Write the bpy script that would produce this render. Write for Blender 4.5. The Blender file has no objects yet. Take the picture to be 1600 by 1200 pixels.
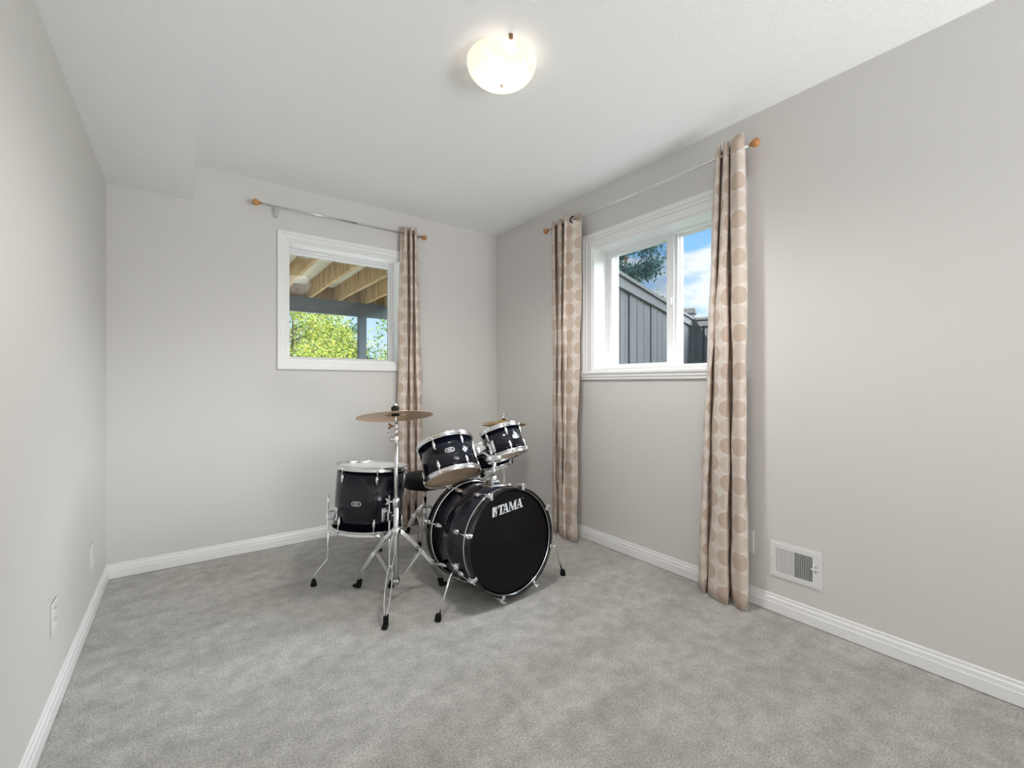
import bpy, math, random
from mathutils import Vector, Matrix
random.seed(7)
S = bpy.context.scene
COL = S.collection
PI = math.pi
D, R, L, CEIL = 3.362, 2.299, -0.356, 2.452      # back wall, right wall, left wall, ceiling
FRONT = -3.3                                       # wall behind the camera
SOF_Z, SOF_X = 2.228, 0.042

# ------------------------------------------------------------------ helpers
class MB:
    """collects shapes, links them as ONE mesh object"""
    def __init__(s): s.v = []; s.f = []; s.sm = []
    def add(s, vs, fs, smooth=False, m=None):
        o = len(s.v)
        s.v += [(m @ Vector(v)) if m else Vector(v) for v in vs]
        s.f += [tuple(i + o for i in f) for f in fs]; s.sm += [smooth] * len(fs)
        return s
    def box(s, c, d, m=None):
        x, y, z = d[0] / 2, d[1] / 2, d[2] / 2
        vs = [(c[0] + a * x, c[1] + b * y, c[2] + e * z) for a in (-1, 1) for b in (-1, 1) for e in (-1, 1)]
        return s.add(vs, [(0, 1, 3, 2), (4, 6, 7, 5), (0, 4, 5, 1), (2, 3, 7, 6), (0, 2, 6, 4), (1, 5, 7, 3)], False, m)
    def bbox(s, a, b, m=None):
        return s.box([(a[i] + b[i]) / 2 for i in range(3)], [abs(b[i] - a[i]) for i in range(3)], m)
    def rbox(s, c, d, ch, m=None):
        """box with chamfered edges: three crossed slabs as one hull (octagon-extruded in each axis)"""
        x, y, z = [k / 2 for k in d]; ch = min(ch, x * .9, y * .9, z * .9)
        lv = [(-z, x - ch, y - ch), (-z + ch, x, y), (z - ch, x, y), (z, x - ch, y - ch)]
        vs = []; fs = []
        for (zz, xx, yy) in lv:
            k = ch if xx == x else ch * .5
            ring = [(xx, -yy + k), (xx, yy - k), (xx - k, yy), (-xx + k, yy), (-xx, yy - k), (-xx, -yy + k), (-xx + k, -yy), (xx - k, -yy)]
            vs += [(c[0] + p, c[1] + q, c[2] + zz) for p, q in ring]
        for j in range(3):
            for i in range(8):
                fs.append((j * 8 + i, j * 8 + (i + 1) % 8, j * 8 + 8 + (i + 1) % 8, j * 8 + 8 + i))
        fs.append(tuple(range(7, -1, -1))); fs.append(tuple(range(24, 32)))
        return s.add(vs, fs, False, m)
    def lathe(s, prof, n=48, m=None, smooth=True, cap=False, closed=False):
        vs = []; fs = []; k = len(prof)
        for (r, z) in prof:
            vs += [(r * math.cos(2 * PI * i / n), r * math.sin(2 * PI * i / n), z) for i in range(n)]
        for j in range(k if closed else k - 1):
            q = (j + 1) % k
            for i in range(n):
                fs.append((j * n + i, j * n + (i + 1) % n, q * n + (i + 1) % n, q * n + i))
        if cap:
            fs.append(tuple(range(n - 1, -1, -1))); fs.append(tuple((k - 1) * n + i for i in range(n)))
        return s.add(vs, fs, smooth, m)
    def tube(s, pts, r, n=10, m=None, smooth=True):
        pts = [Vector(p) for p in pts]; rr = r if isinstance(r, (list, tuple)) else [r] * len(pts)
        vs = []; fs = []; prev = None
        for i, p in enumerate(pts):
            t = (pts[min(i + 1, len(pts) - 1)] - pts[max(i - 1, 0)]).normalized()
            if prev is None:
                a = Vector((0, 0, 1)) if abs(t.z) < .9 else Vector((1, 0, 0))
                u = t.cross(a).normalized()
            else: u = (prev - t * prev.dot(t)).normalized()
            prev = u; w = t.cross(u)
            vs += [p + rr[i] * (math.cos(2 * PI * k / n) * u + math.sin(2 * PI * k / n) * w) for k in range(n)]
        for j in range(len(pts) - 1):
            for k in range(n): fs.append((j * n + k, j * n + (k + 1) % n, j * n + n + (k + 1) % n, j * n + n + k))
        fs.append(tuple(range(n - 1, -1, -1))); fs.append(tuple((len(pts) - 1) * n + k for k in range(n)))
        return s.add(vs, fs, smooth, m)
    def strip(s, pts, side, w, t):
        """flat bar along pts: width w in the plane of the path, thickness t along side"""
        pts = [Vector(p) for p in pts]; side = Vector(side).normalized(); vs = []; fs = []
        for i, p in enumerate(pts):
            tg = (pts[min(i + 1, len(pts) - 1)] - pts[max(i - 1, 0)]).normalized()
            n = tg.cross(side).normalized()
            vs += [p + n * w / 2 + side * t / 2, p + n * w / 2 - side * t / 2, p - n * w / 2 - side * t / 2, p - n * w / 2 + side * t / 2]
        for j in range(len(pts) - 1):
            for k in range(4): fs.append((j * 4 + k, j * 4 + (k + 1) % 4, j * 4 + 4 + (k + 1) % 4, j * 4 + 4 + k))
        fs += [(3, 2, 1, 0), tuple((len(pts) - 1) * 4 + k for k in range(4))]
        return s.add(vs, fs)
    def sphere(s, c, r, m=None, n=16, sc=(1, 1, 1)):
        prof = [(max(1e-5, math.sin(PI * i / n)), -math.cos(PI * i / n)) for i in range(n + 1)]
        M = Matrix.Translation(Vector(c)) @ Matrix.Diagonal((r * sc[0], r * sc[1], r * sc[2], 1))
        return s.lathe(prof, n * 2, (m @ M) if m else M)
    def prism(s, poly, z0, z1, m=None):
        n = len(poly)
        vs = [(x, y, z0) for x, y in poly] + [(x, y, z1) for x, y in poly]
        fs = [tuple(range(n - 1, -1, -1)), tuple(range(n, 2 * n))] + [(i, (i + 1) % n, n + (i + 1) % n, n + i) for i in range(n)]
        return s.add(vs, fs, False, m)
    def ring(s, a, b, w, p0, p1, m=None):
        """mitred rectangular frame in local XZ, outer corners a..b, bar width w, from depth p0 to p1 along Y"""
        (x0, z0), (x1, z1) = a, b
        o = [(x0, z0), (x1, z0), (x1, z1), (x0, z1)]
        i_ = [(x0 + w, z0 + w), (x1 - w, z0 + w), (x1 - w, z1 - w), (x0 + w, z1 - w)]
        vs = [(x, p0, z) for x, z in o] + [(x, p0, z) for x, z in i_] + [(x, p1, z) for x, z in o] + [(x, p1, z) for x, z in i_]
        fs = []
        for k in range(4):
            q = (k + 1) % 4
            fs += [(k, q, 4 + q, 4 + k), (8 + k, 12 + k, 12 + q, 8 + q), (k, 8 + k, 8 + q, q), (4 + k, 4 + q, 12 + q, 12 + k)]
        return s.add(vs, fs, False, m)
    def build(s, name, mat, parent=None, bevel=0, recalc=True):
        me = bpy.data.meshes.new(name)
        me.from_pydata([tuple(v) for v in s.v], [], s.f)
        me.polygons.foreach_set('use_smooth', s.sm)
        if recalc:
            import bmesh
            bm = bmesh.new(); bm.from_mesh(me); bmesh.ops.recalc_face_normals(bm, faces=bm.faces); bm.to_mesh(me); bm.free()
        me.materials.append(mat)
        o = bpy.data.objects.new(name, me); COL.objects.link(o)
        if parent: o.parent = parent
        if bevel:
            b = o.modifiers.new('bevel', 'BEVEL'); b.width = bevel; b.segments = 2; b.limit_method = 'ANGLE'
        return o

def tag(o, label=None, cat=None, group=None, kind=None):
    if label: o['label'] = label
    if cat: o['category'] = cat
    if group: o['group'] = group
    if kind: o['kind'] = kind
    return o
def thing(name, label, cat, mat=None, loc=(0, 0, 0), group=None, kind=None):
    o = bpy.data.objects.new(name, None); COL.objects.link(o); o.empty_display_size = .05
    o.matrix_world = mat if mat else Matrix.Translation(Vector(loc))
    return tag(o, label, cat, group, kind)
def frame(c, axis, toward=(0, 0)):
    """local frame: Z along axis, -Y facing the given ground point"""
    z = Vector(axis).normalized(); c = Vector(c)
    away = Vector((c.x - toward[0], c.y - toward[1], 0)).normalized()
    y = (away - z * away.dot(z)).normalized(); x = y.cross(z)
    M = Matrix((x, y, z)).transposed().to_4x4(); M.translation = c
    return M
def align(p, d, up=None):
    z = Vector(d).normalized(); a = Vector((0, 0, 1)) if abs(z.z) < .95 else Vector((1, 0, 0))
    x = a.cross(z).normalized(); y = z.cross(x)
    M = Matrix((x, y, z)).transposed().to_4x4(); M.translation = Vector(p); return M

# ------------------------------------------------------------------ materials
def mat(name):
    m = bpy.data.materials.new(name); m.use_nodes = True
    nt = m.node_tree; return m, nt, nt.nodes['Principled BSDF']
def setp(b, col=None, rough=None, metal=None, spec=None, **k):
    if col is not None: b.inputs['Base Color'].default_value = (*col, 1)
    if rough is not None: b.inputs['Roughness'].default_value = rough
    if metal is not None: b.inputs['Metallic'].default_value = metal
    if spec is not None: b.inputs['Specular IOR Level'].default_value = spec
    for a, v in k.items(): b.inputs[a.replace('_', ' ')].default_value = v
def nd(nt, t, **k):
    n = nt.nodes.new(t)
    for a, v in k.items():
        if a.startswith('i_'):
            key = a[2:]; n.inputs[int(key) if key.isdigit() else key.replace('_', ' ')].default_value = v
        else: setattr(n, a, v)
    return n
def lk(nt, a, b): nt.links.new(a, b)
def ramp(nt, stops, fac):
    r = nt.nodes.new('ShaderNodeValToRGB'); e = r.color_ramp.elements
    while len(e) < len(stops): e.new(.5)
    for q, (p, c) in zip(e, stops): q.position = p; q.color = (*c, 1)
    lk(nt, fac, r.inputs[0]); return r
def simple(name, col, rough=.5, metal=0, spec=.5, noise=None, **k):
    m, nt, b = mat(name); setp(b, col, rough, metal, spec, **k)
    if noise:
        sc, amt = noise
        tc = nd(nt, 'ShaderNodeTexCoord'); n = nd(nt, 'ShaderNodeTexNoise', i_Scale=sc, i_Detail=4.)
        lk(nt, tc.outputs['Object'], n.inputs['Vector'])
        r = ramp(nt, [(.3, [c * (1 - amt) for c in col]), (.7, [min(1, c * (1 + amt)) for c in col])], n.outputs['Fac'])
        lk(nt, r.outputs[0], b.inputs['Base Color'])
    return m
def bumped(name, col, rough, scale, strength, dist=.002, detail=3., spec=.3):
    m, nt, b = mat(name); setp(b, col, rough, 0, spec)
    tc = nd(nt, 'ShaderNodeTexCoord'); n = nd(nt, 'ShaderNodeTexNoise', i_Scale=scale, i_Detail=detail)
    lk(nt, tc.outputs['Object'], n.inputs['Vector'])
    bp = nd(nt, 'ShaderNodeBump', i_Strength=strength, i_Distance=dist)
    lk(nt, n.outputs['Fac'], bp.inputs['Height']); lk(nt, bp.outputs[0], b.inputs['Normal'])
    return m
M = {}
M['wall'] = bumped('wall_paint', (.70, .688, .668), .75, 260, .06, .001)
M['ceiling'] = bumped('stippled_ceiling', (.91, .92, .93), .9, 95, .55, .004, 4.)
M['trim'] = simple('white_trim_paint', (.88, .88, .885), .38)
M['vinyl'] = simple('white_vinyl', (.89, .89, .90), .3)
M['plastic'] = simple('white_plastic', (.78, .78, .78), .35)
M['chrome'] = simple('chrome', (.80, .81, .83), .13, 1, noise=(18, .05))
M['steel'] = simple('brushed_nickel', (.72, .72, .73), .28, 1, noise=(30, .06))
M['rubber'] = simple('black_rubber', (.006, .006, .0065), .7, 0, .2, noise=(40, .3))
M['shell'] = simple('black_navy_wrap', (.0045, .0060, .013), .13, 0, .5, noise=(6, .2))
M['hoopwood'] = simple('black_lacquered_hoop', (.006, .006, .007), .16, 0, .5, noise=(9, .2))
M['black_head'] = simple('black_drum_film', (.003, .003, .004), .20, 0, .22, noise=(4, .2))
M['coated_head'] = simple('white_coated_film', (.70, .71, .70), .22, 0, .5, noise=(25, .04))
M['vinyl_black'] = simple('black_vinyl_upholstery', (.006, .006, .0065), .6, 0, .2, noise=(50, .25))
M['felt'] = simple('black_felt', (.015, .014, .014), .95, noise=(90, .4))
M['logo'] = simple('silver_print', (.72, .75, .80), .4, .2, noise=(120, .12))
M['badge'] = simple('silver_badge', (.70, .71, .72), .3, .7, noise=(80, .1))
M['wood_ball'] = simple('honey_wood', (.52, .25, .09), .45, noise=(30, .2))
M['dark'] = simple('painted_shade', (.02, .02, .02), .8, noise=(10, .2))
M['brass'] = simple('antique_brass', (.30, .17, .09), .4, .8, noise=(30, .15))
M['black_metal'] = simple('black_ring_metal', (.012, .012, .013), .35, .5, noise=(30, .2))
# amber clear resonant film
def resonant():
    m, nt, b = mat('amber_resonant_film'); setp(b, (.60, .38, .20), .25, 0, .5)
    tc = nd(nt, 'ShaderNodeTexCoord'); n = nd(nt, 'ShaderNodeTexNoise', i_Scale=9., i_Detail=3.)
    lk(nt, tc.outputs['Object'], n.inputs['Vector'])
    r = ramp(nt, [(.3, (.68, .45, .27)), (.7, (.88, .68, .48))], n.outputs['Fac']); lk(nt, r.outputs[0], b.inputs['Base Color'])
    return m
M['reso'] = resonant()
def bronze(name, c0, c1):
    m, nt, b = mat(name); setp(b, c0, .38, 1)
    tc = nd(nt, 'ShaderNodeTexCoord'); ln = nd(nt, 'ShaderNodeVectorMath', operation='LENGTH')
    lk(nt, tc.outputs['Object'], ln.inputs[0])
    n = nd(nt, 'ShaderNodeTexNoise', i_Scale=260., i_Detail=2.); n.noise_dimensions = '1D'
    lk(nt, ln.outputs['Value'], n.inputs['W'])
    r = ramp(nt, [(.3, c0), (.7, c1)], n.outputs['Fac']); lk(nt, r.outputs[0], b.inputs['Base Color'])
    bp = nd(nt, 'ShaderNodeBump', i_Strength=.25, i_Distance=.0008); lk(nt, n.outputs['Fac'], bp.inputs['Height']); lk(nt, bp.outputs[0], b.inputs['Normal'])
    return m
M['bronze'] = bronze('lathed_bronze', (.72, .50, .34), (.82, .60, .42))
M['brass_cym'] = bronze('lathed_brass', (.62, .40, .16), (.74, .50, .22))
def carpet():
    m, nt, b = mat('grey_carpet'); setp(b, (.33, .31, .28), .95, 0, .1)
    tc = nd(nt, 'ShaderNodeTexCoord'); P = tc.outputs['Object']
    pile = nd(nt, 'ShaderNodeTexNoise', i_Scale=150., i_Detail=6., i_Roughness=.8); lk(nt, P, pile.inputs['Vector'])
    mid = nd(nt, 'ShaderNodeTexNoise', i_Scale=14., i_Detail=5., i_Roughness=.65); lk(nt, P, mid.inputs['Vector'])
    mp = nd(nt, 'ShaderNodeMapping'); mp.inputs['Rotation'].default_value = (0, 0, .5); mp.inputs['Scale'].default_value = (1.1, 3.4, 1)
    lk(nt, P, mp.inputs['Vector'])
    big = nd(nt, 'ShaderNodeTexNoise', i_Scale=1.0, i_Detail=3., i_Distortion=.9); lk(nt, mp.outputs[0], big.inputs['Vector'])
    c1 = ramp(nt, [(.30, (.27, .26, .242)), (.5, (.555, .54, .51)), (.70, (.85, .835, .80))], pile.outputs['Fac'])
    c2 = ramp(nt, [(.35, (.84, .84, .84)), (.65, (1.12, 1.12, 1.12))], mid.outputs['Fac'])
    c3 = ramp(nt, [(.36, (.90, .90, .89)), (.5, (1., 1., 1.)), (.64, (1.09, 1.09, 1.10))], big.outputs['Fac'])
    x = nd(nt, 'ShaderNodeMix', data_type='RGBA', blend_type='MULTIPLY'); x.inputs['Factor'].default_value = 1
    y = nd(nt, 'ShaderNodeMix', data_type='RGBA', blend_type='MULTIPLY'); y.inputs['Factor'].default_value = 1
    lk(nt, c1.outputs[0], x.inputs[6]); lk(nt, c2.outputs[0], x.inputs[7])
    lk(nt, x.outputs[2], y.inputs[6]); lk(nt, c3.outputs[0], y.inputs[7]); lk(nt, y.outputs[2], b.inputs['Base Color'])
    bp = nd(nt, 'ShaderNodeBump', i_Strength=.8, i_Distance=.008); lk(nt, pile.outputs['Fac'], bp.inputs['Height']); lk(nt, bp.outputs[0], b.inputs['Normal'])
    return m
M['carpet'] = carpet()
def curtain_mat():
    """satin with rows of touching circles, alternating tan and cream"""
    m, nt, b = mat('circle_pattern_satin'); setp(b, (.6, .5, .4), .5, 0, .3, Sheen_Weight=.15)
    uv = nd(nt, 'ShaderNodeUVMap')
    sx = nd(nt, 'ShaderNodeSeparateXYZ'); lk(nt, uv.outputs[0], sx.inputs[0])
    def mth(op, a, v=None, w=None):
        n = nd(nt, 'ShaderNodeMath', operation=op)
        for i, q in enumerate((a, v, w)):
            if q is None: continue
            if isinstance(q, (int, float)): n.inputs[i].default_value = q
            else: lk(nt, q, n.inputs[i])
        return n.outputs[0]
    P_ = .093
    u = mth('DIVIDE', sx.outputs[0], P_); v = mth('DIVIDE', sx.outputs[1], P_)
    fu = mth('SUBTRACT', mth('FRACT', u), .5); fv = mth('SUBTRACT', mth('FRACT', v), .5)
    dist = mth('SQRT', mth('ADD', mth('MULTIPLY', fu, fu), mth('MULTIPLY', fv, fv)))
    inside = mth('LESS_THAN', dist, .485)
    par = mth('MODULO', mth('ADD', mth('FLOOR', u), mth('FLOOR', v)), 2.0)
    par = mth('ABSOLUTE', par)
    wv = nd(nt, 'ShaderNodeTexWave', i_Scale=420., i_Distortion=.4, bands_direction='Y'); lk(nt, uv.outputs[0], wv.inputs['Vector'])
    mixc = nd(nt, 'ShaderNodeMix', data_type='RGBA'); mixc.inputs[6].default_value = (.70, .60, .525, 1); mixc.inputs[7].default_value = (.62, .49, .40, 1)
    lk(nt, par, mixc.inputs['Factor'])
    mixb = nd(nt, 'ShaderNodeMix', data_type='RGBA'); mixb.inputs[6].default_value = (.80, .72, .66, 1)
    lk(nt, inside, mixb.inputs['Factor']); lk(nt, mixc.outputs[2], mixb.inputs[7])
    mul = nd(nt, 'ShaderNodeMix', data_type='RGBA', blend_type='MULTIPLY'); mul.inputs['Factor'].default_value = .10
    lk(nt, mixb.outputs[2], mul.inputs[6]); lk(nt, wv.outputs['Color'], mul.inputs[7]); lk(nt, mul.outputs[2], b.inputs['Base Color'])
    rr = nd(nt, 'ShaderNodeMapRange', i_From_Min=0., i_From_Max=1., i_To_Min=.52, i_To_Max=.36); lk(nt, inside, rr.inputs['Value']); lk(nt, rr.outputs[0], b.inputs['Roughness'])
    bp = nd(nt, 'ShaderNodeBump', i_Strength=.15, i_Distance=.001); lk(nt, wv.outputs['Fac'], bp.inputs['Height']); lk(nt, bp.outputs[0], b.inputs['Normal'])
    return m
M['curtain'] = curtain_mat()
def glass_mat(name, tint, refl):
    m, nt, b = mat(name); out = nt.nodes['Material Output']; nt.nodes.remove(b)
    t = nd(nt, 'ShaderNodeBsdfTransparent'); t.inputs[0].default_value = (*tint, 1)
    g = nd(nt, 'ShaderNodeBsdfGlossy'); g.inputs['Roughness'].default_value = .02; g.inputs[0].default_value = (refl, refl, refl, 1)
    fr = nd(nt, 'ShaderNodeFresnel', i_IOR=1.5); mx = nd(nt, 'ShaderNodeMixShader')
    ge = nd(nt, 'ShaderNodeNewGeometry'); fm = nd(nt, 'ShaderNodeMath', operation='MULTIPLY_ADD', i_1=-1., i_2=1.); lk(nt, ge.outputs['Backfacing'], fm.inputs[0])   # reflect at entering faces only
    fp = nd(nt, 'ShaderNodeMath', operation='MULTIPLY'); lk(nt, fr.outputs[0], fp.inputs[0]); lk(nt, fm.outputs[0], fp.inputs[1])
    lk(nt, fp.outputs[0], mx.inputs[0]); lk(nt, t.outputs[0], mx.inputs[1]); lk(nt, g.outputs[0], mx.inputs[2]); lk(nt, mx.outputs[0], out.inputs[0])
    return m
M['glass'] = glass_mat('window_glass', (.93, .97, .98), .9)
def screen_mat():
    m, nt, b = mat('insect_mesh'); out = nt.nodes['Material Output']
    setp(b, (.012, .014, .016), .9, 0, .05); t = nd(nt, 'ShaderNodeBsdfTransparent'); mx = nd(nt, 'ShaderNodeMixShader'); mx.inputs[0].default_value = .22
    tc = nd(nt, 'ShaderNodeTexCoord'); n = nd(nt, 'ShaderNodeTexNoise', i_Scale=900.); lk(nt, tc.outputs['Object'], n.inputs['Vector'])
    mr = nd(nt, 'ShaderNodeMapRange', i_From_Min=0., i_From_Max=1., i_To_Min=.16, i_To_Max=.28); lk(nt, n.outputs['Fac'], mr.inputs['Value']); lk(nt, mr.outputs[0], mx.inputs[0])
    lk(nt, t.outputs[0], mx.inputs[1]); lk(nt, b.outputs[0], mx.inputs[2]); lk(nt, mx.outputs[0], out.inputs[0])
    return m
M['screen'] = screen_mat()
def shade_mat():
    """frosted alabaster dish: translucent, lit by the bulb inside it, glowing softly of itself"""
    m, nt, b = mat('alabaster_glass'); out = nt.nodes['Material Output']; nt.nodes.remove(b)
    tr = nd(nt, 'ShaderNodeBsdfTranslucent'); tr.inputs[0].default_value = (.95, .80, .58, 1)
    gl = nd(nt, 'ShaderNodeBsdfGlossy', i_Roughness=.12); gl.inputs[0].default_value = (.06, .06, .06, 1)
    tc = nd(nt, 'ShaderNodeTexCoord'); n = nd(nt, 'ShaderNodeTexNoise', i_Scale=14., i_Detail=4., i_Distortion=1.2); lk(nt, tc.outputs['Object'], n.inputs['Vector'])
    r = ramp(nt, [(.35, (.86, .72, .57)), (.65, (.96, .87, .76))], n.outputs['Fac'])
    lk(nt, r.outputs[0], tr.inputs[0])
    em = nd(nt, 'ShaderNodeEmission', i_Strength=.22); lk(nt, r.outputs[0], em.inputs[0])
    a1 = nd(nt, 'ShaderNodeAddShader'); a2 = nd(nt, 'ShaderNodeAddShader')
    lk(nt, tr.outputs[0], a1.inputs[0]); lk(nt, gl.outputs[0], a1.inputs[1]); lk(nt, a1.outputs[0], a2.inputs[0]); lk(nt, em.outputs[0], a2.inputs[1]); lk(nt, a2.outputs[0], out.inputs[0])
    return m
M['shade'] = shade_mat()
def emit(name, col, st):
    m, nt, b = mat(name); setp(b, (.8, .8, .8)); b.inputs['Emission Color'].default_value = (*col, 1); b.inputs['Emission Strength'].default_value = st
    return m
M['bulb'] = emit('bulb_glass', (1, .90, .76), 8)
def wood(name, c0, c1, scale=(2, 40, 40), rough=.8):
    m, nt, b = mat(name); setp(b, c0, rough, 0, .2)
    tc = nd(nt, 'ShaderNodeTexCoord'); mp = nd(nt, 'ShaderNodeMapping'); mp.inputs['Scale'].default_value = scale; lk(nt, tc.outputs['Object'], mp.inputs['Vector'])
    n = nd(nt, 'ShaderNodeTexNoise', i_Scale=1., i_Detail=5., i_Roughness=.65); lk(nt, mp.outputs[0], n.inputs['Vector'])
    r = ramp(nt, [(.3, c0), (.7, c1)], n.outputs['Fac']); lk(nt, r.outputs[0], b.inputs['Base Color'])
    return m
M['joist'] = wood('weathered_joist', (.15, .09, .04), (.50, .355, .19), (9, 22, 2.5))
M['decking'] = wood('deck_boards', (.42, .40, .31), (.62, .60, .48), (3, 30, 6))
M['beam'] = wood('painted_grey_beam', (.065, .08, .088), (.10, .12, .128), (5, 20, 20))
M['fence'] = wood('grey_stained_fence', (.088, .085, .089), (.135, .132, .136), (10, 10, 1.5))
M['fencecap'] = wood('grey_stained_rail', (.10, .10, .104), (.15, .15, .153), (2, 2, 12))
M['bark'] = wood('bark', (.09, .065, .04), (.19, .15, .10), (20, 20, 4))
M['siding'] = simple('beige_siding', (.45, .42, .38), .8, noise=(5, .1))
M['pale_bounce'] = simple('pale_bounce_surface', (.60, .58, .54), .9, noise=(3, .08))
M['grass'] = simple('lawn_grass', (.13, .16, .08), .9, noise=(20, .4))
def leaf(name, cols):
    m, nt, b = mat(name); out = nt.nodes['Material Output']; setp(b, cols[0], .6, 0, .3)
    g = nd(nt, 'ShaderNodeNewGeometry'); r = ramp(nt, [(i / (len(cols) - 1), c) for i, c in enumerate(cols)], g.outputs['Random Per Island'])
    lk(nt, r.outputs[0], b.inputs['Base Color'])
    t = nd(nt, 'ShaderNodeBsdfTranslucent'); lk(nt, r.outputs[0], t.inputs[0]); mx = nd(nt, 'ShaderNodeMixShader'); mx.inputs[0].default_value = .25
    lk(nt, b.outputs[0], mx.inputs[1]); lk(nt, t.outputs[0], mx.inputs[2]); lk(nt, mx.outputs[0], out.inputs[0])
    return m
M['leaf_yellow'] = leaf('yellow_green_leaves', [(.07, .13, .02), (.28, .40, .04), (.62, .62, .10), (.14, .24, .03), (.58, .50, .16), (.05, .10, .04)])
M['leaf_green'] = leaf('mid_green_leaves', [(.06, .14, .05), (.14, .24, .06), (.26, .34, .08)])
M['leaf_dark'] = leaf('blue_green_needles', [(.025, .085, .09), (.06, .15, .155), (.11, .22, .21)])

# ------------------------------------------------------------------ the room
def struct(o, label, cat): return tag(o, label, cat, None, 'structure')
WT = .25
W1 = (.563, 1.383, 1.262, 2.08)      # x0, x1, z0, z1 of the opening in the back wall
W2 = (1.215, 2.173, 1.194, 2.05)     # y0, y1, z0, z1 of the opening in the right wall
b = MB()
x0, x1, z0, z1 = W1
b.bbox((L - WT, D, 0), (x0, D + WT, CEIL)); b.bbox((x1, D, 0), (R + WT, D + WT, CEIL))
b.bbox((x0, D, 0), (x1, D + WT, z0)); b.bbox((x0, D, z1), (x1, D + WT, CEIL))
struct(b.build('wall_back', M['wall']), 'light warm grey back wall holding the smaller single-pane window', 'wall')
b = MB(); y0, y1, z0, z1 = W2
b.bbox((R, FRONT - .1, 0), (R + WT, y0, CEIL)); b.bbox((R, y1, 0), (R + WT, D, CEIL))
b.bbox((R, y0, 0), (R + WT, y1, z0)); b.bbox((R, y0, z1), (R + WT, y1, CEIL))
struct(b.build('wall_right', M['wall']), 'light warm grey right wall holding the sliding window and the vent', 'wall')
b = MB(); b.bbox((L - WT, FRONT - .1, 0), (L, D, CEIL)); struct(b.build('wall_left', M['wall']), 'plain light grey left wall under the low bulkhead', 'wall')
b = MB(); b.bbox((L, FRONT - .1, 0), (R, FRONT, CEIL)); struct(b.build('wall_front', M['wall']), 'plain wall behind the viewer', 'wall')
b = MB(); b.bbox((L - WT, FRONT - .1, -.12), (R + WT, D + WT, 0)); struct(b.build('floor', M['carpet']), 'grey cut-pile carpet covering the whole floor', 'carpet')
b = MB(); b.bbox((L - WT, FRONT - .1, CEIL), (R + WT, D + WT, CEIL + .12)); struct(b.build('ceiling', M['ceiling']), 'white stippled ceiling', 'ceiling')
b = MB(); b.bbox((L, FRONT, SOF_Z), (SOF_X, D, CEIL)); struct(b.build('ceiling_bulkhead', M['ceiling']), 'low stippled bulkhead boxed along the left wall', 'bulkhead')
# baseboards: stepped profile extruded along each wall
BBP = [(0, 0.003), (.0125, 0.003), (.0125, .047), (.0105, .049), (.0105, .0515), (.0095, .066), (.0055, .072), (.0055, .0815), (.003, .0855), (0, .0855)]
def baseboard(name, p, q, nrm, lab):
    p = Vector((*p, 0)); q = Vector((*q, 0)); n = Vector((*nrm, 0)); vs = []
    for e in (p, q): vs += [e + n * a + Vector((0, 0, h)) for a, h in BBP]
    k = len(BBP); fs = [(i, (i + 1) % k, k + (i + 1) % k, k + i) for i in range(k)] + [tuple(range(k)), tuple(range(2 * k - 1, k - 1, -1))]
    struct(MB().add(vs, fs).build(name, M['trim']), lab, 'baseboard')
e = .0003
baseboard('baseboard_back', (L + e, D - e), (R - e, D - e), (0, -1), 'white stepped baseboard along the back wall')
baseboard('baseboard_right', (R - e, D - .013), (R - e, FRONT), (-1, 0), 'white stepped baseboard along the right wall')
baseboard('baseboard_left', (L + e, D - .013), (L + e, FRONT), (1, 0), 'white stepped baseboard along the left wall')

# ------------------------------------------------------------------ windows
def win_matrix(wall):   # local X along wall, Y outward through the wall, Z up
    if wall == 'B': return Matrix.Translation((0, D, 0))
    m = Matrix(((0, 1, 0, R), (-1, 0, 0, 0), (0, 0, 1, 0), (0, 0, 0, 1)))   # local x -> -y, local y -> +x
    return m
def pframe(mb, x0, x1, z0, z1, rings):
    """casing rings outside the opening: (inner offset, width, proud)"""
    for (o, w, p) in rings:
        mb.ring((x0 - o - w, z0 - o - w), (x1 + o + w, z1 + o + w), w, -p, .0)
    return mb
# back window
x0, x1, z0, z1 = W1
w = thing('window_1', 'small white picture window in the back wall looking out under a wooden deck', 'window', Matrix.Translation((0, D, 0)), kind='structure')
c = MB(); pframe(c, x0, x1, z0, z1, [(0, .012, .011), (.012, .027, .016), (.039, .022, .021)]); c.build('casing', M['trim'], w, .002)
c = MB(); t = .012
c.bbox((x0, -.001, z0), (x0 + t, .14, z1)); c.bbox((x1 - t, -.001, z0), (x1, .14, z1)); c.bbox((x0 + t, -.001, z1 - t), (x1 - t, .14, z1)); c.bbox((x0 + t, -.001, z0), (x1 - t, .14, z0 + t)); c.build('jamb', M['trim'], w)
c = MB(); c.ring((x0, z0), (x1, z1), .026, .135, .21); c.ring((x0 + .024, z0 + .018), (x1 - .024, z1 - .024), .018, .158, .20); c.build('window_frame', M['vinyl'], w, .002)
c = MB(); c.bbox((x0 + .026, .186, z0 + .02), (x1 - .026, .191, z1 - .026)); c.build('pane', M['glass'], w)
c = MB(); c.ring((x0 + .040, z0 + .034), (x1 - .040, z1 - .040), .0035, .183, .1858); c.build('gasket', M['rubber'], w)
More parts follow.
